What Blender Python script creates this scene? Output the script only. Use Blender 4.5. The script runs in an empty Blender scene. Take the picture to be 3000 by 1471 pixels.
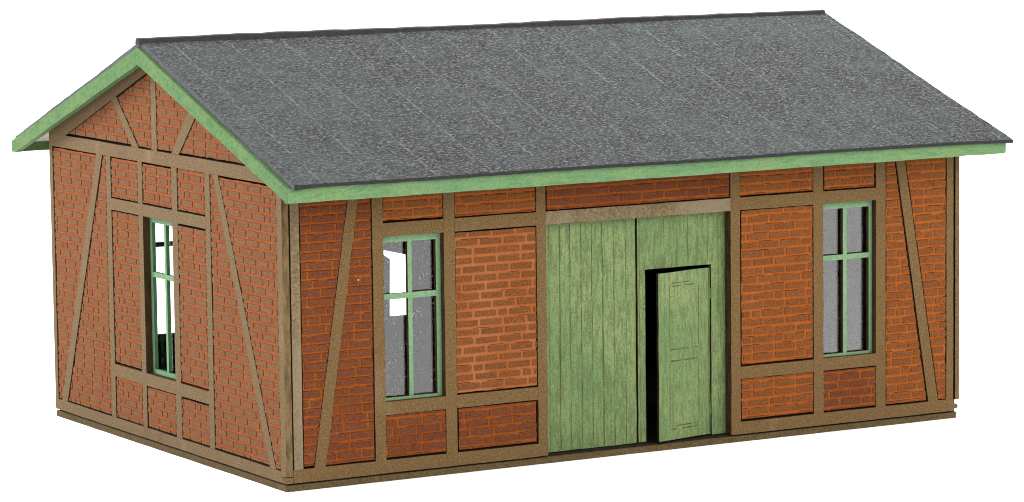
import bpy, bmesh, math, random
from mathutils import Vector, Matrix
random.seed(7)
S = 0.01                      # everything below is written in centimetres; the model is about 12 cm long
SC = bpy.context.scene

# ------------------------------------------------------------------ camera
cam_d = bpy.data.cameras.new("camera"); cam = bpy.data.objects.new("camera", cam_d)
SC.collection.objects.link(cam); SC.camera = cam
cam_d.sensor_width = 36.0; cam_d.lens = 131.465; cam_d.clip_start = 0.01; cam_d.clip_end = 60.0
_C = Vector((-23.86757939, -48.09139412, 9.61826261))
_r = Vector((0.86581598, -0.5002248, -0.0117409)); _u = Vector((0.06798836, 0.09436596, 0.99321329))
_f = Vector((0.49572198, 0.86073818, -0.11571302))
M = Matrix(((_r.x, _u.x, -_f.x, _C.x*S), (_r.y, _u.y, -_f.y, _C.y*S), (_r.z, _u.z, -_f.z, _C.z*S), (0, 0, 0, 1)))
cam.matrix_world = M

# ------------------------------------------------------------------ studio light
W = bpy.data.worlds.new("World"); SC.world = W; W.use_nodes = True
bg = W.node_tree.nodes['Background']; bg.inputs[0].default_value = (1.0, 1.0, 1.0, 1); bg.inputs[1].default_value = 1.78

def softbox(name, loc, target, size, power, col=(1, 1, 1)):
    l = bpy.data.lights.new(name, 'AREA'); l.shape = 'RECTANGLE'; l.size = size[0]*S; l.size_y = size[1]*S
    l.energy = power; l.color = col
    o = bpy.data.objects.new(name, l); SC.collection.objects.link(o)
    o.location = Vector(loc)*S
    o.rotation_euler = (Vector(target)-Vector(loc)).to_track_quat('-Z', 'Y').to_euler()
    return o
softbox("softbox_left", (-56, 46, 42), (1, 4, 3), (38, 38), 9.2, (0.97, 0.99, 1.0))
softbox("softbox_front", (28, -72, 40), (7, 0, 2), (50, 45), 6.2, (1.0, 0.985, 0.95))
softbox("roof_gradient_lamp", (17, 12, 26), (11, 3, 5), (10, 10), 0.95, (0.98, 1.0, 0.99))  # added unseen lamp, brightens the far right of the roof
SC.cycles.filter_width = 1.05
SC.view_settings.view_transform = 'Standard'; SC.view_settings.look = 'None'
SC.view_settings.exposure = 0.0; SC.view_settings.gamma = 1.0

# ------------------------------------------------------------------ materials
class N:
    """tiny node helper"""
    def __init__(self, name):
        self.m = bpy.data.materials.new(name); self.m.use_nodes = True
        self.t = self.m.node_tree; self.b = self.t.nodes['Principled BSDF']; self.out = self.t.nodes['Material Output']
        tc = self.t.nodes.new('ShaderNodeTexCoord')
        mp = self.t.nodes.new('ShaderNodeMapping'); mp.inputs['Scale'].default_value = (100, 100, 100)
        self.t.links.new(tc.outputs['Object'], mp.inputs['Vector']); self.co = mp.outputs['Vector']
    def l(self, a, b): self.t.links.new(a, b)
    def scaled(self, sx, sy, sz, off=0, rot=(0, 0, 0)):
        mp = self.t.nodes.new('ShaderNodeMapping'); mp.inputs['Scale'].default_value = (sx, sy, sz)
        mp.inputs['Location'].default_value = (off, off*1.7, off*.3); mp.inputs['Rotation'].default_value = rot
        self.l(self.co, mp.inputs['Vector']); return mp.outputs['Vector']
    def noise(self, sc=(1, 1, 1), scale=1.0, detail=3, rough=.6, off=0, dist=0, rot=(0, 0, 0)):
        n = self.t.nodes.new('ShaderNodeTexNoise'); n.inputs['Scale'].default_value = scale
        n.inputs['Detail'].default_value = detail; n.inputs['Roughness'].default_value = rough
        n.inputs['Distortion'].default_value = dist
        self.l(self.scaled(*sc, off=off, rot=rot), n.inputs['Vector']); return n.outputs['Fac']
    def voro(self, scale, off=0):
        n = self.t.nodes.new('ShaderNodeTexVoronoi'); n.inputs['Scale'].default_value = scale
        self.l(self.scaled(1, 1, 1, off), n.inputs['Vector']); return n.outputs['Distance']
    def ramp(self, v, lo, hi, a=0.0, b=1.0):
        n = self.t.nodes.new('ShaderNodeMapRange'); n.inputs['From Min'].default_value = lo; n.inputs['From Max'].default_value = hi
        n.inputs['To Min'].default_value = a; n.inputs['To Max'].default_value = b; n.clamp = True
        self.l(v, n.inputs['Value']); return n.outputs['Result']
    def mix(self, fac, a, b, mode='MIX'):
        n = self.t.nodes.new('ShaderNodeMix'); n.data_type = 'RGBA'; n.blend_type = mode
        for i, v in ((0, fac), (6, a), (7, b)):
            if isinstance(v, (int, float)): n.inputs[i].default_value = v
            elif isinstance(v, tuple): n.inputs[i].default_value = (*v, 1)
            else: self.l(v, n.inputs[i])
        return n.outputs[2]
    def math(self, op, a, b=None):
        n = self.t.nodes.new('ShaderNodeMath'); n.operation = op
        for i, v in ((0, a), (1, b)):
            if v is None: continue
            if isinstance(v, (int, float)): n.inputs[i].default_value = v
            else: self.l(v, n.inputs[i])
        return n.outputs[0]
    def island(self):
        return self.t.nodes.new('ShaderNodeNewGeometry').outputs['Random Per Island']
    def bump(self, h, strength=.5, dist=.0001):
        n = self.t.nodes.new('ShaderNodeBump'); n.inputs['Strength'].default_value = strength; n.inputs['Distance'].default_value = dist
        self.l(h, n.inputs['Height']); self.l(n.outputs[0], self.b.inputs['Normal'])
    def done(self, col, rough=.85, spec=.25):
        if isinstance(col, tuple): self.b.inputs['Base Color'].default_value = (*col, 1)
        else: self.l(col, self.b.inputs['Base Color'])
        self.b.inputs['Roughness'].default_value = rough; self.b.inputs['Specular IOR Level'].default_value = spec
        return self.m

def specks(n, col, scale=5.0, off=0, size=.10, amount=.55):
    """rare pale specks of dust"""
    d = n.voro(scale, off); m = n.ramp(d, size*.6, size, 1, 0)
    gate = n.ramp(n.noise((1, 1, 1), scale*.55, 1, .5, off+3), amount+.20, amount+.23)
    return n.mix(n.math('MULTIPLY', m, gate), col, (.42, .38, .32))

def timber_mat(name, base, pale, off=0, palelevel=.62):
    n = N(name)
    fine = n.noise((1, 1, 1), 38, 2, .8, off)
    mid = n.noise((1, 1, 1), 14, 3, .6, off+5)
    big = n.noise((1, 1, .45), 1.1, 3, .6, off+9)
    c = n.mix(n.ramp(fine, .32, .68), tuple(v*.45 for v in base), tuple(min(1, v*1.6) for v in base))
    c = n.mix(n.ramp(mid, .35, .7), c, n.mix(.45, c, tuple(v*.75 for v in base)))
    c = n.mix(n.ramp(big, palelevel, palelevel+.16, 0, .6), c, pale)
    c = n.mix(n.ramp(big, .40, .28, 0, .3), c, tuple(v*.55 for v in base))
    c = specks(n, c, 5, off)
    n.bump(fine, .35, .00012)
    return n.done(c, .85, .10)

M_TIMBER = timber_mat('timber_card', (0.0915, 0.0545, 0.0213), (0.1520, 0.1120, 0.0640))
M_BASE = timber_mat('base_card', (.062, .042, .017), (.12, .09, .05), 21)
M_TIMBER_WORN = timber_mat('timber_card_worn', (0.1062, 0.0773, 0.0420), (0.1480, 0.1145, 0.0727), 4, .44)
M_TIMBER_G = timber_mat('timber_card_gable_lit', (0.1006, 0.0655, 0.0325), (0.1700, 0.1248, 0.0810), 11)  # paler gable copy: the stronger light and sheen there put into colour

def edge_mat(name, base):
    n = N(name)
    f = n.noise((1, 1, .25), 14, 3, .7, 2)
    c = n.mix(n.ramp(f, .3, .7), tuple(v*.5 for v in base), tuple(v*1.5 for v in base))
    return n.done(c, .9, .1)
M_BURNT = edge_mat('burnt_cut_edge', (.035, .020, .008))
M_EDGE = edge_mat('card_cut_edge', (.085, .055, .024))
M_BLACK = edge_mat('black_core', (.010, .008, .006))  # near black: dark of interior and gaps painted in; also some cut edges

def brick_mat(name, a, b, off=0):
    n = N(name)
    fine = n.noise((1, 1, 1), 40, 2, .8, off)
    mid = n.noise((1, 1, 1), 3.2, 3, .6, off+2)
    c = n.mix(n.island(), a, b)
    c = n.mix(n.ramp(mid, .4, .65, 0, .45), c, tuple(v*1.25 for v in a))
    c = n.mix(n.ramp(fine, .32, .68), n.mix(.42, c, (.02, .008, .004)), n.mix(.28, c, tuple(min(1, v*2.3+.03) for v in b)))
    c = specks(n, c, 5.5, off+1)
    n.bump(fine, .3, .0001)
    return n.done(c, .9, .05)

def mortar_mat(name, a, b, dark, off=0):
    n = N(name)
    fine = n.noise((1, 1, 1), 24, 3, .8, off)
    mid = n.noise((1, 1, 1), 1.4, 3, .6, off+2)
    c = n.mix(n.ramp(mid, .35, .65), a, b)
    c = n.mix(n.ramp(fine, .50, .32, 0, .75), c, dark)
    c = n.mix(n.ramp(fine, .58, .72, 0, .35), c, tuple(min(1, v*1.5+.03) for v in b))
    n.bump(fine, .5, .0002)
    return n.done(c, .9, .04)

B_RED = brick_mat('brick_red_brown', (0.0591, 0.0150, 0.0052), (0.0778, 0.0225, 0.0070), 0)
B_MID = brick_mat('brick_brown', (0.0785, 0.0246, 0.0054), (0.1050, 0.0332, 0.0075), 7)
B_GAB = brick_mat('brick_grey_brown_sheen', (0.0844, 0.0378, 0.0168), (0.1062, 0.0496, 0.0228), 13)  # greyer than the front bricks; pale sheen of light put into colour
MO_RED = mortar_mat('mortar_deep_orange', (0.1455, 0.0317, 0.0055), (0.1745, 0.0494, 0.0072), (.10, .022, .006), 1)
MO_ORG = mortar_mat('mortar_orange', (0.1776, 0.0467, 0.0078), (0.2021, 0.0561, 0.0098), (.17, .040, .009), 5)
MO_PALE = mortar_mat('mortar_pale_orange', (0.1689, 0.0490, 0.0122), (0.2070, 0.0752, 0.0275), (.20, .055, .017), 8)
MO_GAB = mortar_mat('mortar_gable_orange', (0.1476, 0.0416, 0.0133), (0.1654, 0.0535, 0.0185), (.21, .060, .018), 15)
M_SCORCH = edge_mat('scorched_joint', (.050, .014, .004))
M_SCORCH_G = edge_mat('scorched_joint_gable', (.190, .055, .015))

def green_mat(name, base, light, dark, stretch, off=0, speck=.47):
    n = N(name)
    fib = n.noise(stretch, 15, 4, .8, off)
    fine = n.noise((1, 1, 1), 30, 3, .85, off+2)
    big = n.noise((1, 1, 1), .9, 3, .6, off+4)
    c = n.mix(n.ramp(big, .35, .65), base, light)
    c = n.mix(n.ramp(fib, speck+.04, speck-.07, 0, .7), c, dark)
    c = n.mix(n.ramp(fine, .50, .38, 0, .7), c, dark)
    c = n.mix(n.ramp(fine, .56, .75, 0, .4), c, tuple(min(1, v*1.45+.02) for v in light))
    c = specks(n, c, 4, off)
    n.bump(fine, .25, .0001)
    return n.done(c, .8, .12)
G_BOARD = green_mat('green_paint_board', (0.0595, 0.1186, 0.0440), (0.0850, 0.1375, 0.0494), (.030, .078, .030), (1.0, .8, .8))
G_FASCIA = green_mat('green_paint_fascia', (0.0791, 0.1509, 0.0680), (0.1020, 0.1570, 0.0621), (.050, .110, .045), (.25, 1, 1.1), 3)
G_DOOR = green_mat('green_paint_door', (0.0831, 0.1344, 0.0514), (0.1334, 0.1702, 0.0658), (.055, .072, .030), (1.3, 1, .22), 6, .49)
G_WIN = green_mat('green_paint_window', (0.1016, 0.1799, 0.0958), (0.1132, 0.1923, 0.1045), (.07, .13, .06), (1, 1, .4), 9, .36)
G_WSIDE = green_mat('green_paint_shaded_side', (.050, .120, .060), (.06, .14, .07), (.02, .05, .02), (1, 1, .4), 12, .36)  # darker green for frame sides, part of their shade put into colour

def felt_mat():
    n = N('roofing_felt')
    g1 = n.noise((.7, 1.1, 1.1), 23, 3, .8, 0, .3)
    g2 = n.noise((.7, 1, 1), 26, 2, .8, 4)
    big = n.noise((1, 1, 1), .42, 4, .6, 8)
    mid = n.noise((1, 1, 1), 2.6, 3, .6, 12)
    c = n.mix(n.ramp(g1, .38, .60), (.003, .003, .003), (.034, .034, .0335))
    c = n.mix(n.ramp(g2, .52, .63, 0, .9), c, (.100, .103, .102))
    g3 = n.noise((.75, 1, 1), 13, 1, .6, 61)
    c = n.mix(n.ramp(mid, .48, .66, 0, .32), c, (.046, .061, .058))
    c = n.mix(n.ramp(big, .42, .62, 0, .22), c, (.048, .061, .058))
    # pale worn lines where the strips of felt meet
    sep = n.t.nodes.new('ShaderNodeSeparateXYZ'); n.l(n.co, sep.inputs[0])
    wob = n.math('MULTIPLY', n.math('SUBTRACT', n.noise((.2, 2, 2), 1.5, 3, .6, 20), .5), .07)
    x = n.math('ADD', n.math('ADD', sep.outputs[0], wob), .225)
    fr = n.math('ABSOLUTE', n.math('SUBTRACT', n.math('FRACT', n.math('DIVIDE', x, .93)), .5))
    line = n.ramp(fr, .006, .020, 1, 0)
    gate = n.ramp(n.noise((.8, 1.6, 1.6), 1.1, 4, .7, 30), .42, .62, .18, .55)
    fgate = n.ramp(g2, .3, .6, .25, 1)
    c = n.mix(n.math('MULTIPLY', n.math('MULTIPLY', line, gate), fgate), c, (.14, .155, .155))
    c = specks(n, c, 4.5, 40, .07, .58)
    n.bump(n.math('ADD', g1, n.math('MULTIPLY', g2, .5)), .9, .00025)
    return n.done(c, .85, .10)
M_FELT = felt_mat()
def _plain(name, col, rough=.8, spec=.2, sc=20):
    n = N(name); f = n.noise((1, 1, 1), sc, 3, .7, 3)
    c = n.mix(n.ramp(f, .3, .7), tuple(v*.6 for v in col), tuple(min(1, v*1.4) for v in col)); n.bump(f, .4, .0001)
    return n.done(c, rough, spec)
M_FELT_EDGE = _plain('felt_cut_edge', (0.0110, 0.0110, 0.0121))
M_FELT_RAKE = _plain('felt_pale_edge', (.050, .053, .056))
M_RIDGE = _plain('ridge_strip_card', (0.0180, 0.0168, 0.0168))
M_SOFFIT = _plain('bare_card_underside', (.30, .26, .21))
M_LINT = _plain('pale_lint', (.15, .15, .13))
M_OUT = _plain('plain_grey_card', (.10, .07, .04))

def glass_mat(name, level, spots):
    n = N(name); t = n.t
    n.t.nodes.remove(n.b)
    fr = t.nodes.new('ShaderNodeFresnel'); fr.inputs['IOR'].default_value = 1.45
    tr = t.nodes.new('ShaderNodeBsdfTransparent'); gl = t.nodes.new('ShaderNodeBsdfGlossy'); gl.inputs['Roughness'].default_value = .02
    mx = t.nodes.new('ShaderNodeMixShader'); n.l(n.math('MULTIPLY', fr.outputs[0], level), mx.inputs[0]); n.l(tr.outputs[0], mx.inputs[1]); n.l(gl.outputs[0], mx.inputs[2])
    df = t.nodes.new('ShaderNodeBsdfDiffuse'); df.inputs['Color'].default_value = (.26, .25, .22, 1)
    d = n.voro(20, 3); m = n.ramp(d, .14, .24, .8, 0)
    g = n.ramp(n.noise((1, 1, 1), 7, 2, .6, 6), spots, spots+.10)
    m2 = t.nodes.new('ShaderNodeMixShader'); n.l(n.math('MULTIPLY', m, g), m2.inputs[0]); n.l(mx.outputs[0], m2.inputs[1]); n.l(df.outputs[0], m2.inputs[2])
    n.l(m2.outputs[0], n.out.inputs['Surface']); return n.m
GL_FRONT = glass_mat('window_film', 1.25, .50)
GL_CLEAN = glass_mat('window_film_clean', 1.25, .62)
GL_GABLE = glass_mat('window_film_gable', .12, .62)

def table_mat():
    n = N('white_table'); f = n.noise((1, 1, 1), .05, 2, .5, 0)
    return n.done(n.mix(f, (.88, .88, .88), (.91, .91, .91)), .9, .1)
M_TABLE = table_mat()

# ------------------------------------------------------------------ mesh helpers
class MB:
    def __init__(self): self.v = []; self.f = []; self.mi = []; self.mats = []
    def mat(self, m):
        if m not in self.mats: self.mats.append(m)
        return self.mats.index(m)
    def prism(self, pts, a, b, plane, mf, ms=None, mb=None):
        """polygon pts in (u,z) extruded from depth a (outside) to b; plane 'F': u=x depth=y, 'G': u=y depth=x, 'H': pts are x,y and depth is z"""
        ms = ms or mf; mb = mb or ms
        def P(p, d): return (p[0], d, p[1]) if plane == 'F' else ((d, p[0], p[1]) if plane == 'G' else (p[0], p[1], d))
        n = len(pts); o = len(self.v)
        self.v += [P(p, a) for p in pts] + [P(p, b) for p in pts]
        self.f.append(list(range(o, o+n))); self.mi.append(self.mat(mf))
        self.f.append(list(range(o+2*n-1, o+n-1, -1))); self.mi.append(self.mat(mb))
        for i in range(n):
            j = (i+1) % n
            self.f.append([o+i, o+n+i, o+n+j, o+j]); self.mi.append(self.mat(ms))
    def box(self, x0, x1, y0, y1, z0, z1, m, ms=None):
        self.prism([(x0, z0), (x1, z0), (x1, z1), (x0, z1)], y0, y1, 'F', m, ms or m)
    def build(self, name, parent=None, label=None):
        me = bpy.data.meshes.new(name)
        me.from_pydata([(x*S, y*S, z*S) for x, y, z in self.v], [], self.f)
        for m in self.mats: me.materials.append(m)
        for p, i in zip(me.polygons, self.mi): p.material_index = i
        bm = bmesh.new(); bm.from_mesh(me); bmesh.ops.recalc_face_normals(bm, faces=bm.faces); bm.to_mesh(me); bm.free()
        o = bpy.data.objects.new(name, me); SC.collection.objects.link(o)
        if parent is not None: o.parent = parent
        if label: o['label'] = label
        return o

def rough_poly(pts, step=.25, amp=.003):
    """a laser-cut outline: subdivided edges with a slight wander"""
    out = []
    for i, p in enumerate(pts):
        q = pts[(i+1) % len(pts)]; L = math.hypot(q[0]-p[0], q[1]-p[1]); n = max(1, int(L/step))
        if L == 0: continue
        nx, nz = -(q[1]-p[1])/L, (q[0]-p[0])/L
        out.append(p)
        for k in range(1, n):
            t = k/n; j = random.uniform(-amp, amp)
            out.append((p[0]+(q[0]-p[0])*t+nx*j, p[1]+(q[1]-p[1])*t+nz*j))
    return out
def rect(a, b, c, d): return [(a, c), (b, c), (b, d), (a, d)]

def clip(poly, con):
    """Sutherland-Hodgman: clip poly by convex ccw polygon con"""
    out = poly
    for i in range(len(con)):
        a, b = con[i], con[(i+1) % len(con)]
        inp, out = out, []
        if not inp: return []
        def side(p): return (b[0]-a[0])*(p[1]-a[1])-(b[1]-a[1])*(p[0]-a[0])
        for k in range(len(inp)):
            p, q = inp[k-1], inp[k]; sp, sq = side(p), side(q)
            if (sp >= 0) != (sq >= 0):
                t = sp/(sp-sq); out.append((p[0]+(q[0]-p[0])*t, p[1]+(q[1]-p[1])*t))
            if sq >= 0: out.append(q)
    return out
def area(p): return .5*sum(p[i-1][0]*p[i][1]-p[i][0]*p[i-1][1] for i in range(len(p)))
def inset(poly, d):
    """inset a convex ccw polygon; d is a list with one distance per edge"""
    xs = [p[0] for p in poly]; zs = [p[1] for p in poly]
    out = rect(min(xs)-1, max(xs)+1, min(zs)-1, max(zs)+1)
    for i in range(len(poly)):
        a, b = poly[i], poly[(i+1) % len(poly)]; L = math.hypot(b[0]-a[0], b[1]-a[1])
        nx, nz = -(b[1]-a[1])/L, (b[0]-a[0])/L
        a2 = (a[0]+nx*d[i], a[1]+nz*d[i]); b2 = (b[0]+nx*d[i], b[1]+nz*d[i])
        big = 50; ux, uz = (b[0]-a[0])/L, (b[1]-a[1])/L
        half = [(a2[0]-ux*big, a2[1]-uz*big), (b2[0]+ux*big, b2[1]+uz*big), (b2[0]+ux*big+nx*big, b2[1]+uz*big+nz*big), (a2[0]-ux*big+nx*big, a2[1]-uz*big+nz*big)]
        out = clip(out, half)
        if len(out) < 3: return []
    return out

def brick_panel(poly, plane, brick, mortar, parent, gh=.034, gv=.034, scorch=.6, face=.004, back=.10, base=0.0, scorch_v=.25, label=None, gap=(.003, .036)):
    if area(poly) < 0: poly = poly[::-1]
    # the lower edge shows the widest dark line
    d = []
    for i in range(len(poly)):
        a, b = poly[i], poly[(i+1) % len(poly)]
        low = b[0] > a[0] and abs(b[1]-a[1]) < .3*abs(b[0]-a[0])
        d.append(random.uniform(.020, .040) if low else random.uniform(*gap))
    pl = inset(poly, d)
    if len(pl) < 3: return None
    mb = MB()
    mf = face+.012
    mb.prism(rough_poly(pl, .10, .006), mf, back, plane, mortar, M_BURNT)
    CH, PER = .1345, .408
    zs = [p[1] for p in pl]; us = [p[0] for p in pl]
    r0 = int(math.floor((min(zs)-base)/CH))-1; r1 = int(math.ceil((max(zs)-base)/CH))+1
    for r in range(r0, r1):
        z0 = base+r*CH+gh/2+random.uniform(-.002, .002); z1 = base+(r+1)*CH-gh/2+random.uniform(-.002, .002)
        if z1 < min(zs) or z0 > max(zs): continue
        u = min(us)-PER*2 + (r % 2)*PER*.5 + random.choice((0, 0, 0, .1, -.1)) + random.uniform(-.01, .01)
        joints = []
        while u < max(us):
            w = PER if random.random() > .14 else PER*.46
            j = lambda: random.uniform(-.0025, .0025)
            q = [(u+gv/2+j(), z0+j()), (u+w-gv/2+j(), z0+j()), (u+w-gv/2+j(), z1+j()), (u+gv/2+j(), z1+j())]
            c = clip(q, pl)
            if len(c) >= 3 and area(c) > .0006:
                mb.prism(c, face+random.uniform(-.001, .001), mf+.004, plane, brick, mortar)
            joints.append(u); u += w
        # scorched line along the bed joint, broken into pieces
        zc = base+r*CH
        s = min(us)
        while s < max(us):
            L = random.uniform(.05, .30)
            if random.random() < scorch:
                h = random.uniform(.005, .012)*(1 if scorch < .75 else 1.2); o = random.uniform(-.004, .002)-gh*.18
                c = clip([(s, zc+o-h/2), (s+L, zc+o-h/2), (s+L, zc+o+h/2), (s, zc+o+h/2)], pl)
                if len(c) >= 3 and area(c) > .0001: mb.prism(c, mf-.0025, mf+.004, plane, M_SCORCH_G if plane == 'G' else M_SCORCH)
            s += L
        for u in joints:
            if random.random() < scorch_v:
                h = random.uniform(.005, .010)
                c = clip([(u-h/2, z0), (u+h/2, z0), (u+h/2, z1-.01), (u-h/2, z1-.01)], pl)
                if len(c) >= 3 and area(c) > .0001: mb.prism(c, mf-.0022, mf+.004, plane, M_SCORCH_G if plane == 'G' else M_SCORCH)
    return mb.build('brick_panel', parent, label)

def empty(name):
    o = bpy.data.objects.new(name, None); SC.collection.objects.link(o); o.empty_display_size = .02; return o

# ------------------------------------------------------------------ the table
FZ = -.118
tb = MB()
R = 400.0
tb.prism([(6+R*math.cos(a*math.pi/32), 4+R*math.sin(a*math.pi/32)) for a in range(64)], FZ, FZ-2.0, 'H', M_TABLE)
t = tb.build('table_surface'); t['kind'] = 'structure'; t['label'] = 'plain white table top under the model shed'

# ------------------------------------------------------------------ the model shed
SHED = empty('model_shed')
SHED['label'] = 'half-timbered brick goods shed model with grey felt roof and green doors'
SHED['category'] = 'model building'
L, WD = 12.0, 8.47
T = .11
RM, RTOP, YC = .352, 6.245, 4.24          # roof pitch, top of felt at the ridge, ridge line
def roof_top(y): return RTOP-RM*abs(y-YC)

# base plate; a black sheet paints the shade of the gap under the walls
b = MB()
b.prism(rough_poly([(.0, .02), (.05, -.005), (12.04, -.005), (12.10, .05), (12.10, 8.40), (12.0, 8.5), (.12, 8.5), (-.005, 8.44)], .4, .006), -.028, FZ, 'H', M_EDGE, M_BASE)
b.build('base_plate', SHED)
b = MB(); b.box(.05, 12.05, .07, 8.40, -.028, -.001, M_BLACK); seam = b.build('gap_shade_sheet', SHED)

# ---- front wall (the long side)
def wall_part(name, boxes, label=None):
    m = MB()
    for bx in boxes: m.box(*bx, M_BLACK)
    return m.build(name, SHED, label)
Y0, Y1 = .112, .120
ztop = 4.63
fw = wall_part('brick_wall', [(.02, 1.55, Y0, Y1, 0, ztop), (1.55, 2.77, Y0, Y1, 0, .95), (1.55, 2.77, Y0, Y1, 3.62, ztop), (2.77, 4.36, Y0, Y1, 0, ztop),
    (4.36, 7.80, Y0, Y1, 3.56, ztop), (7.80, 9.38, Y0, Y1, 0, ztop), (9.38, 10.58, Y0, Y1, 0, .95), (9.38, 10.58, Y0, Y1, 3.62, ztop), (10.58, 12.02, Y0, Y1, 0, ztop)],
    'long front wall with two windows and the green doors')
def post(u0, u1, z0, z1, plane, mat, parent, name='timber_post', face=0.0, back=T, side=None, amp=.003):
    m = MB(); m.prism(rough_poly(rect(u0, u1, z0, z1), .22, amp), face+random.uniform(0, .002), back, plane, mat, side or M_BURNT)
    return m.build(name, parent)
e = .0015
for (a, c, mt) in [(.136, .281, M_TIMBER_WORN), (1.477, 1.654, M_TIMBER), (2.668, 2.858, M_TIMBER), (4.258, 4.42, M_TIMBER), (7.734, 7.907, M_TIMBER), (9.285, 9.47, M_TIMBER), (10.483, 10.668, M_TIMBER), (11.866, 12.0, M_TIMBER)]:
    zb = .194 if a not in (4.258, 7.734) else .001
    zt = ztop
    post(a, c, zb+e, zt, 'F', mt, fw, back=(.17 if a in (4.258, 7.734) else T))
# sills
for (a, c) in [(.0, 4.258-e), (7.907+e, 12.0)]:
    m = MB()
    m.prism(rough_poly(rect(a if a > 1 else .118, c, .0, .194), .3, .003), random.uniform(0, .002), T, 'F', M_TIMBER, M_BURNT)
    if a < 1: m.prism(rect(.002, .111, 0, .088), .001, T, 'F', M_TIMBER, M_EDGE)
    else:
        m.prism(rough_poly([(12.001, .035), (12.07, .035), (12.095, .055), (12.095, .085), (12.07, .110), (12.001, .13)], .05, .002), .004, T, 'F', M_EDGE)
    m.build('timber_sill', fw)
RT, RB = 3.707, 3.51
for (z0, z1, spans) in [(RB, RT, [(1.654, 2.668), (2.858, 4.258), (7.907, 9.285), (9.47, 10.483)]), (.868, 1.061, [(1.654, 2.668), (2.858, 4.258), (7.907, 9.285), (9.47, 10.483)])]:
    for (a, c) in spans: post(a+e, c-e, z0, z1, 'F', M_TIMBER, fw, 'timber_rail')
post(4.42+e, 7.734-e, RB, RT, 'F', M_TIMBER_WORN, fw, 'timber_rail', back=.17)
def brace(p, plane, mat, parent):   # p: bottom-left, bottom-right, top-right, top-left
    m = MB(); m.prism(rough_poly(p, .25, .003), .001, T, plane, mat, M_BURNT); m.build('timber_brace', parent)
def ex(p0, p1, z): t_ = (z-p0[1])/(p1[1]-p0[1]); return (p0[0]+(p1[0]-p0[0])*t_, z)
zb = .194+e
LBl, LBr = ((.46, .17), (1.08, 4.08)), ((.65, .19), (1.25, 4.08))
RBl, RBr = ((11.51, .20), (10.88, 4.09)), ((11.70, .19), (11.05, 4.08))
brace([ex(*LBl, zb), ex(*LBr, zb), ex(*LBr, ztop), ex(*LBl, ztop)], 'F', M_TIMBER, fw)
brace([ex(*RBl, zb), ex(*RBr, zb), ex(*RBr, ztop), ex(*RBl, ztop)], 'F', M_TIMBER, fw)
zs_ = .194; zt_ = 4.40
k = dict(parent=fw, plane='F')
# end bays, cut by the braces (red brown, deep bed joints)
red = dict(brick=B_RED, mortar=MO_RED, gh=.047, gv=.040, scorch=.90, scorch_v=.15, **k)
brick_panel([(.281, zs_), ex(*LBl, zs_), ex(*LBl, zt_), (.281, zt_)], **red)
brick_panel([ex(*LBr, zs_), (1.477, zs_), (1.477, zt_), ex(*LBr, zt_)], **red)
mid = dict(brick=B_MID, mortar=MO_ORG, gh=.050, gv=.042, scorch=.55, scorch_v=.2, **k)
brick_panel([(10.668, zs_), ex(*RBl, zs_), ex(*RBl, zt_), (10.668, zt_)], **mid)
brick_panel([ex(*RBr, zs_), (11.866, zs_), (11.866, zt_), ex(*RBr, zt_)], **mid)
# upper row
for (a, c) in [(1.654, 2.668), (2.858, 4.258), (4.42, 7.734)]:
    brick_panel(rect(a, c, RT, zt_), **dict(red, scorch=.45, mortar=MO_RED if a > 4 else MO_ORG, brick=B_RED if a > 4 else B_MID))
for (a, c) in [(7.907, 9.285), (9.47, 10.483)]: brick_panel(rect(a, c, RT, zt_), **mid)
# big panels
brick_panel(rect(2.858, 4.258, 1.061, RB), brick=B_MID, mortar=MO_PALE, gh=.054, gv=.054, scorch=.2, scorch_v=.05, base=.03, label='brick panel with broad pale orange joints', **k)
brick_panel(rect(7.907, 9.285, 1.061, RB), brick=B_MID, mortar=MO_ORG, gh=.050, gv=.046, scorch=.45, scorch_v=.1, base=.05, label='brick panel with bright orange joints', **k)
# lower row
for (a, c) in [(1.654, 2.668), (2.858, 4.258)]: brick_panel(rect(a, c, zs_, .868), **dict(red, mortar=MO_RED, gh=.044, gv=.040, scorch=.6))
for (a, c) in [(7.907, 9.285), (9.47, 10.483)]: brick_panel(rect(a, c, zs_, .868), **dict(mid, gh=.052 if a < 9 else .044, brick=B_MID if a < 9 else B_RED, mortar=MO_ORG if a < 9 else MO_RED))

# ---- gable wall (the short side)
def gcore(name, label, xa, xb):
    m = MB()
    m.prism([(.13, .1), (3.65, .1), (3.65, 4.35), (.13, 4.35)], xa, xb, 'G', M_BLACK)
    m.prism([(4.93, .1), (8.35, .1), (8.35, 4.35), (4.93, 4.35)], xa, xb, 'G', M_BLACK)
    m.prism([(3.65, .1), (4.93, .1), (4.93, .95), (3.65, .95)], xa, xb, 'G', M_BLACK)
    m.prism([(3.65, 3.6), (4.93, 3.6), (4.93, 4.35), (3.65, 4.35)], xa, xb, 'G', M_BLACK)
    m.prism([(.06, 4.35), (8.42, 4.35), (8.42, roof_top(8.42)-.17), (YC, RTOP-.17), (.06, roof_top(.06)-.17)], xa, xb, 'G', M_BLACK)
    return m.build(name, SHED, label)
gw = gcore('brick_wall', 'gable end wall with one narrow window', .112, .120)
MG = M_TIMBER_G
gp = [(.12, .158, 4.35-e, MG)]
post(6.031, 6.207, .172+e, 4.35-e, 'G', MG, gw); post(4.834, 4.992, .172+e, 4.35-e, 'G', MG, gw)
post(3.555, 3.752, .172+e, 4.35-e, 'G', MG, gw); post(2.395, 2.566, .172+e, 4.35-e, 'G', MG, gw)
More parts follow.
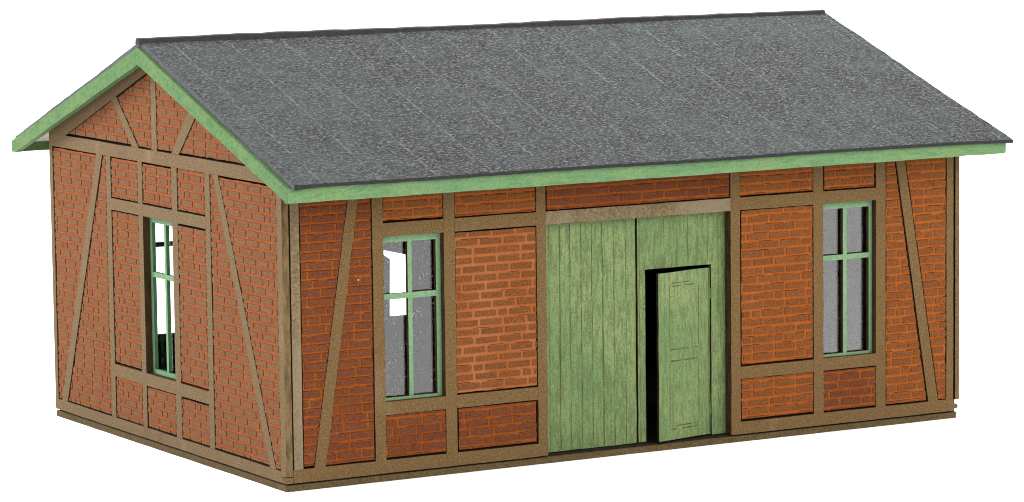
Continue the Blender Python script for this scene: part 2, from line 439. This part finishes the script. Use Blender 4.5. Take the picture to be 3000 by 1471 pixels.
# corner posts: the near one shows the thick cut edge of the card round the corner
m = MB(); m.prism(rough_poly([(.0, .1), (.158, .1), (.158, 4.35-e), (.0, 4.35-e)], .3, .002), .0, T, 'G', MG, M_EDGE); m.build('timber_post', gw)
m = MB(); m.prism(rough_poly([(8.345, .172+e), (8.47, .172+e), (8.47, 4.35-e), (8.345, 4.35-e)], .3, .003), .0, T, 'G', MG, M_BURNT); m.build('timber_post', gw)
m = MB(); m.prism(rough_poly([(.158+e, .0), (8.45, .0), (8.49, .03), (8.49, .10), (8.46, .125), (8.47, .172), (.158+e, .172)], .35, .003), .0, T, 'G', MG, M_BURNT)
m.prism(rect(.112, .158, .001, .099), .0, T, 'G', MG, M_BURNT)
m.build('timber_sill', gw)
m = MB(); m.prism(rough_poly(rect(-.0, 8.47, 4.35, 4.554), .4, .003), .0, T, 'G', MG, M_BURNT); m.build('timber_beam', gw)
for (a, c) in [(6.031, 4.992), (4.834, 3.752), (3.555, 2.566)]:
    post(c+e, a-e, 3.503, 3.687, 'G', MG, gw, 'timber_rail'); post(c+e, a-e, .838, 1.037, 'G', MG, gw, 'timber_rail')
GLl, GLr = ((8.20, .172), (6.57, 4.35)), ((7.98, .172), (6.34, 4.35))     # far brace, +y edge / -y edge
GRl, GRr = ((.53, .172), (2.29, 4.35)), ((.33, .172), (2.10, 4.35))
z0, z1 = .172+e, 4.35-e
brace([ex(*GLr, z0), ex(*GLl, z0), ex(*GLl, z1), ex(*GLr, z1)], 'G', MG, gw)
brace([ex(*GRr, z0), ex(*GRl, z0), ex(*GRl, z1), ex(*GRr, z1)], 'G', MG, gw)
g = dict(brick=B_GAB, mortar=MO_GAB, gh=.048, gv=.052, scorch=.70, scorch_v=.6, parent=gw, plane='G')
z0, z1 = .172, 4.35
brick_panel([(.158, z0), ex(*GRr, z0), ex(*GRr, z1), (.158, z1)], **g)
brick_panel([ex(*GRl, z0), (2.395, z0), (2.395, z1), ex(*GRl, z1)], **g)
brick_panel([(6.207, z0), ex(*GLr, z0), ex(*GLr, z1), (6.207, z1)], **g)
brick_panel([ex(*GLl, z0), (8.345, z0), (8.345, z1), ex(*GLl, z1)], **g)
for (a, c) in [(2.566, 3.555), (3.752, 4.834), (4.992, 6.031)]:
    brick_panel(rect(a, c, 3.687, z1), **g); brick_panel(rect(a, c, z0, .838), **g)
for (a, c) in [(2.566, 3.555), (4.992, 6.031)]: brick_panel(rect(a, c, 1.037, 3.503), **g)
# the triangle: rafters, king post, two struts
def raft(y): return 5.87-.37*abs(y-YC)
def ru(y): return roof_top(y)-.155
m = MB(); m.prism([(.0, 4.555), (.62, 4.555), (YC-.002, raft(YC)), (YC-.002, ru(YC)), (.0, ru(0))], .001, T, 'G', MG, M_BURNT); m.build('timber_rafter', gw)
m = MB(); m.prism([(YC+.002, raft(YC)), (7.80, 4.555), (8.47, 4.555), (8.47, ru(8.47)), (YC+.002, ru(YC))], .001, T, 'G', MG, M_BURNT); m.build('timber_rafter', gw)
tz = 4.555
m = MB(); m.prism(rough_poly([(4.25, tz+e), (4.45, tz+e), (4.44, raft(4.44)-.003), (4.26, raft(4.26)-.003)], .25), .001, T, 'G', MG, M_BURNT); m.build('timber_post', gw)
SLl, SLr = ((5.18, tz), (5.98, 5.28)), ((4.93, tz), (5.75, 5.32))
SRl, SRr = ((3.73, tz), (3.10, 5.22)), ((3.47, tz), (2.86, 5.15))
def hit(p0, p1):
    lo, hi = 0.0, 3.0
    f = lambda s: (p0[0]+(p1[0]-p0[0])*s, p0[1]+(p1[1]-p0[1])*s)
    for _ in range(40):
        s = (lo+hi)/2; q = f(s)
        if q[1] < raft(q[0])-.002: lo = s
        else: hi = s
    return f(lo)
brace([(4.93, tz+e), (5.18, tz+e), hit(*SLl), hit(*SLr)], 'G', MG, gw)
brace([(3.47, tz+e), (3.73, tz+e), hit(*SRl), hit(*SRr)], 'G', MG, gw)
g2 = dict(g)
brick_panel([(5.18, tz), (7.80, tz), hit(*SLl)], **g2)
brick_panel([(4.45, tz), (4.93, tz), hit(*SLr), (4.45, raft(4.45))], **g2)
brick_panel([(3.73, tz), (4.25, tz), (4.25, raft(4.25)-.004), hit(*SRl)], **g2)
brick_panel([(.62, tz), (3.47, tz), hit(*SRr)], **g2)

# ---- back wall and far gable: outside card, black inside, the openings that let the white table show through
def slab(name, pieces, plane, a, c, label=None):
    m = MB()
    for p in pieces: m.prism(p, a, c, plane, M_OUT, M_BLACK, M_BLACK)
    return m.build(name, SHED, label)
bz = ztop
bw = slab('brick_wall', [rect(.125, 1.65, -.03, bz), rect(1.65, 2.67, -.03, 1.05), rect(1.65, 2.67, 3.5, bz), rect(2.67, 6.12, -.03, bz), rect(6.12, 6.62, -.03, 1.05), rect(6.62, 12.04, -.03, bz),
    [(6.12, 2.21), (6.62, 2.09), (6.62, bz), (6.12, bz)], [(6.12, 1.05), (6.22, 1.05), (6.24, 2.05), (6.12, 2.13)]], 'F', 8.47, 8.40, 'plain rear wall')
fg = slab('brick_wall', [[(.008, .18), (8.47, .18), (8.47, roof_top(8.47)-.17), (YC, RTOP-.17), (.008, roof_top(.008)-.17)], [(.13, -.03), (8.40, -.03), (8.40, .18), (.13, .18)]], 'G', 12.125, 12.045, 'far end gable wall seen edge on')
for p in fg.data.polygons:
    if p.normal.y < -.8: p.material_index = 0
fg.data.materials[0] = M_TIMBER

# ---- windows
def window(plane, u0, u1, z0, z1, d, iu0, iu1, mu, tzz, glass, side, parent_label, muntin=True, depth=.065, top=3.405, bot=1.10):
    m = MB(); a, c = d, d+depth
    o = .08
    m.prism(rect(u0-o, iu0, z0-o, z1+o), a, c, plane, G_WIN, side)
    m.prism(rect(iu1, u1+o, z0-o, z1+o), a, c, plane, G_WIN, side)
    m.prism(rect(iu0+.0005, iu1-.0005, top, z1+o), a, c, plane, G_WIN, side)
    m.prism(rect(iu0+.0005, iu1-.0005, z0-o, bot), a, c, plane, G_WIN, side)
    w = m.build('window', SHED, parent_label)
    if muntin:
        for (p, q) in ((bot, tzz[0]), (tzz[1], top)):
            mm = MB(); mm.prism(rough_poly(rect(mu[0], mu[1], p+.001, q-.001), .2, .002), a+.001, c, plane, G_WIN, side); mm.build('muntin', w)
    mm = MB(); mm.prism(rough_poly(rect(iu0+.001, iu1-.001, *tzz), .2, .002), a+.0005, c, plane, G_WIN, side); mm.build('transom', w)
    if glass:
        mm = MB(); mm.prism(rect(u0-o, u1+o, z0-o, z1+o), c+.002, c+.022, plane, glass); mm.build('glass_pane', w)
    return w
window('F', 1.654, 2.668, 1.061, 3.51, .121, 1.70, 2.595, (2.12, 2.19), (2.56, 2.645), GL_FRONT, M_BURNT, 'front window beside the brick bay, its glass dusty')
window('F', 9.47, 10.483, 1.061, 3.51, .121, 9.52, 10.425, (9.93, 10.0), (2.59, 2.67), GL_CLEAN, M_BURNT, 'front window to the right of the doors')
window('G', 3.752, 4.834, 1.037, 3.503, .121, 3.82, 4.765, (4.255, 4.325), (2.55, 2.63), GL_GABLE, G_WSIDE, 'narrow gable window with daylight showing through', depth=.06)
bwin = window('F', 1.65, 2.67, 1.05, 3.5, 8.33, 1.70, 2.62, (2.12, 2.19), (2.565, 2.64), None, M_BLACK, 'rear window', muntin=False)

# ---- doors
def groove(m, u, z0, z1, d, w=.012, gap=.25, wob=.003):
    """one engraved line: continuous, but fading thin where it was cut shallow"""
    z = z0; uu = u; wa = w
    while z < z1:
        Lz = random.uniform(.06, .22); zb_ = min(z1, z+Lz)
        wb = w*(random.uniform(.15, .6) if random.random() < gap else random.uniform(.9, 2.0)); du = random.uniform(-wob, wob)
        m.prism([(uu-wa/2, z), (uu+wa/2, z), (uu+du+wb/2, zb_), (uu+du-wb/2, zb_)], d-.0015, d+.004, 'F', M_GROOVE)
        uu += du; wa = wb; z += Lz
def hgroove(m, u0, u1, z, d, w=.024):
    n = 5
    for i in range(n):
        if random.random() < .12: continue
        a, c = u0+(u1-u0)*i/n, u0+(u1-u0)*(i+1)/n; h = w*random.uniform(.6, 1.1)
        m.prism(rect(a, c, z-h/2, z+h/2), d-.0015, d+.004, 'F', M_GROOVE)
M_GROOVE = edge_mat('door_engraving', (.052, .060, .024))
DY = .172
m = MB(); m.prism(rough_poly(rect(4.40, 6.100, .012, 3.49), .2, .004), DY, DY+.1, 'F', G_DOOR, M_BURNT)
for u, gp_, w_ in [(4.56, .75, .008), (4.75, .08, .016), (4.94, .45, .012), (5.13, .3, .012), (5.32, .35, .012), (5.52, .12, .018), (5.72, .55, .012), (5.92, .45, .012)]:
    groove(m, u, .03, 3.46, DY, w_, gp_)
m.build('door_leaf', SHED, 'closed plank leaf of the green double door')
m = MB(); a = DY+.003
m.prism(rough_poly([(6.140, .012), (6.275, .012), (6.275, 2.68), (7.480, 2.68), (7.480, .012), (7.745, .012), (7.745, 3.49), (6.140, 3.485)], .2, .004), a, a+.1, 'F', G_DOOR, M_BURNT)
for u, zz, gp_, w_ in [(6.18, .03, .5, .008), (7.06, 2.72, .25, .012), (7.24, 2.72, .5, .010), (6.62, 2.75, .8, .008), (7.60, .1, .75, .008), (6.85, 2.75, .8, .008), (7.42, 2.75, .7, .008)]:
    groove(m, u, zz, 3.44, a, w_, gp_)
leaf2 = m.build('door_leaf', SHED, 'leaf of the green double door with a small door cut in it')
# the wicket stands a little ajar, hinged on its right edge
ww = 1.085; m = MB()
m.prism(rough_poly(rect(-ww, 0, .028, 2.63), .2, .005), 0, .045, 'F', G_DOOR, M_BLACK)
for (u0, u1, z) in [(-.80, -.34, 2.46), (-.80, -.34, 2.41), (-.85, -.24, 1.43), (-.84, -.26, 1.25), (-.83, -.24, .24), (-.83, -.26, .19)]: hgroove(m, u0, u1, z, 0)
for u in (-.85, -.24): groove(m, u, .28, 1.22, 0, .009, .35); groove(m, u, 1.46, 2.40, 0, .009, .35)
groove(m, -.010, .05, 2.6, 0, .022, .0)
for hz in (.35, 2.15): m.prism(rect(.002, .05, hz, hz+.16), .012, .04, 'F', G_DOOR, M_BURNT)     # hinges of bent card
wk = m.build('small_door', leaf2, 'small green door standing ajar')
ang = math.radians(11)
wk.location = Vector((7.448, DY-.002, 0))*S; wk.rotation_euler = (0, 0, ang)

# ---- roof
rf = MB()
ZS = .05; ZC = .10          # felt and card thickness
def rt(y, dz): return roof_top(y)-dz
rf.prism([(-.70, rt(-.70, ZS+ZC)), (YC, RTOP-ZS-ZC), (9.18, rt(9.18, ZS+ZC)), (9.18, rt(9.18, ZS+.002)), (YC, RTOP-ZS-.002), (-.70, rt(-.70, ZS+.002))], -.195, 12.36, 'G', M_SOFFIT)
roof = rf.build('roof', SHED)
def felt(sign):
    """one slope of felt as a gently uneven sheet with thickness"""
    m = MB(); nx, ny = 120, 24
    ye = -.87 if sign < 0 else 9.35
    fi, ti, ei = m.mat(M_FELT), m.mat(M_FELT_EDGE), m.mat(M_FELT_EDGE)
    def left(t): return -.25+.03*t
    def right(t): return 12.44+.085*t
    rl = [random.uniform(-.008, .008) for _ in range(ny+1)]; rr = [random.uniform(-.012, .012) for _ in range(ny+1)]; re_ = [random.uniform(-.006, .006) for _ in range(nx+1)]
    top = []
    for j in range(ny+1):
        t_ = j/ny
        for i in range(nx+1):
            s = i/nx; x0, x1 = left(t_)+rl[j], right(t_)+rr[j]
            x = x0+(x1-x0)*s; y = YC+(ye-YC)*t_+(re_[i] if j == ny else 0)
            z = roof_top(y)+.006*math.sin(x*1.3+y)*math.sin(y*1.1)+random.uniform(-.0015, .0015)
            if s > .9: z -= .03*((s-.9)/.1)**2*t_
            top.append((x, y, z))
    o = len(m.v); m.v += top; n = len(top); m.v += [(x, y, z-ZS-.03*max(0, 1-(x+.25)/.4)) for x, y, z in top]
    W1 = nx+1
    for j in range(ny):
        for i in range(nx):
            q = [o+j*W1+i, o+j*W1+i+1, o+(j+1)*W1+i+1, o+(j+1)*W1+i]
            m.f.append(q); m.mi.append(fi); m.f.append([v+n for v in q[::-1]]); m.mi.append(ti)
    rim = [j*W1 for j in range(ny+1)], [j*W1+nx for j in range(ny+1)], list(range(W1)), [ny*W1+i for i in range(W1)]
    for r_ in rim:
        for p, q in zip(r_[:-1], r_[1:]): m.f.append([o+p, o+q, o+q+n, o+p+n]); m.mi.append(m.mat(M_FELT_RAKE) if r_ is rim[0] else ei)
    return m
felt_front = felt(-1); felt_back = felt(1)
ff = felt_front.build('felt_covering', roof); fb = felt_back.build('felt_covering', roof)
# lint: a few curled fibres and crumbs lying on the front slope
m = MB()
def fibre(x, y, L_, w):
    ang_ = random.uniform(0, 6.28); pts = []; px, py = x, y
    for _ in range(8):
        pts.append((px, py)); ang_ += random.uniform(-.9, .9); px += math.cos(ang_)*L_/8; py += math.sin(ang_)*L_/8
    for p, q in zip(pts[:-1], pts[1:]):
        dx, dy = q[0]-p[0], q[1]-p[1]; l_ = math.hypot(dx, dy) or 1; nx_, ny_ = -dy/l_*w, dx/l_*w
        o = len(m.v)
        for (u, v) in ((p[0]-nx_, p[1]-ny_), (q[0]-nx_, q[1]-ny_), (q[0]+nx_, q[1]+ny_), (p[0]+nx_, p[1]+ny_)): m.v.append((u, v, roof_top(v)+.014))
        for (u, v) in ((p[0]-nx_, p[1]-ny_), (q[0]-nx_, q[1]-ny_), (q[0]+nx_, q[1]+ny_), (p[0]+nx_, p[1]+ny_)): m.v.append((u, v, roof_top(v)+.004))
        for fc in ([0, 1, 2, 3], [7, 6, 5, 4], [0, 4, 5, 1], [1, 5, 6, 2], [2, 6, 7, 3], [3, 7, 4, 0]): m.f.append([o+i for i in fc]); m.mi.append(m.mat(M_LINT))
for _ in range(14): fibre(random.uniform(.2, 12.1), random.triangular(-.7, 3.9, .3), random.uniform(.06, .22), .0035)
for _ in range(40): fibre(random.uniform(.1, 12.2), random.triangular(-.7, 3.9, .2), .02, .006)
lint = m.build('lint', roof); lint['kind'] = 'stuff'
# ridge strip
m = MB(); nr = 60; prof = [(-.075, -.035), (-.060, .050), (.0, .066), (.065, .050), (.085, -.035)]
rings = []
for i in range(nr+1):
    x = -.29+(12.41+.29)*i/nr; dz = random.uniform(-.006, .006)-.008*(i/nr)+.006*math.sin(x*.9)-.012*(i/nr)+(.0 if i < nr-6 else .0); dy = random.uniform(-.004, .004)
    rings.append(len(m.v)); m.v += [(x, YC+py+dy, RTOP+pz+dz) for py, pz in prof]
mi = m.mat(M_RIDGE)
for a_, c_ in zip(rings[:-1], rings[1:]):
    for k_ in range(5): m.f.append([a_+k_, c_+k_, c_+(k_+1) % 5, a_+(k_+1) % 5]); m.mi.append(mi)
m.f.append([rings[0]+k_ for k_ in range(5)]); m.mi.append(mi); m.f.append([rings[-1]+k_ for k_ in range(5)]); m.mi.append(mi)
m.build('ridge_cap', roof)
# bargeboards and eaves boards
def bb(y): return 5.90-.3415*abs(y-YC)
def btop(y): return rt(y, ZS+.034)
m = MB(); m.prism(rough_poly([(-.80, bb(-.80)), (YC-.002, bb(YC)), (YC-.002, btop(YC)), (-.80, btop(-.80))], .3, .004), -.30, -.197, 'G', G_BOARD); m.build('bargeboard', roof)
m = MB(); m.prism(rough_poly([(YC+.002, bb(YC)), (9.10, bb(9.10)), (9.16, 4.205), (9.33, 4.20), (9.34, btop(9.34)+.01), (YC+.002, btop(YC))], .3, .004), -.30, -.197, 'G', G_BOARD); m.build('bargeboard', roof)
m = MB(); m.prism(rough_poly([(-.295, 4.185), (6, 4.192), (12.40, 4.205), (12.425, 4.23), (12.43, rt(-.8, ZS+.024)), (.2, rt(-.8, ZS+.004)), (-.295, btop(-.80)-.001)], .35, .005), -.805, -.702, 'F', G_FASCIA); m.build('fascia_board', roof)
m = MB(); m.prism(rect(-.195, 12.40, 4.21, btop(9.3)), 9.28, 9.18, 'F', G_BOARD); m.build('fascia_board', roof)
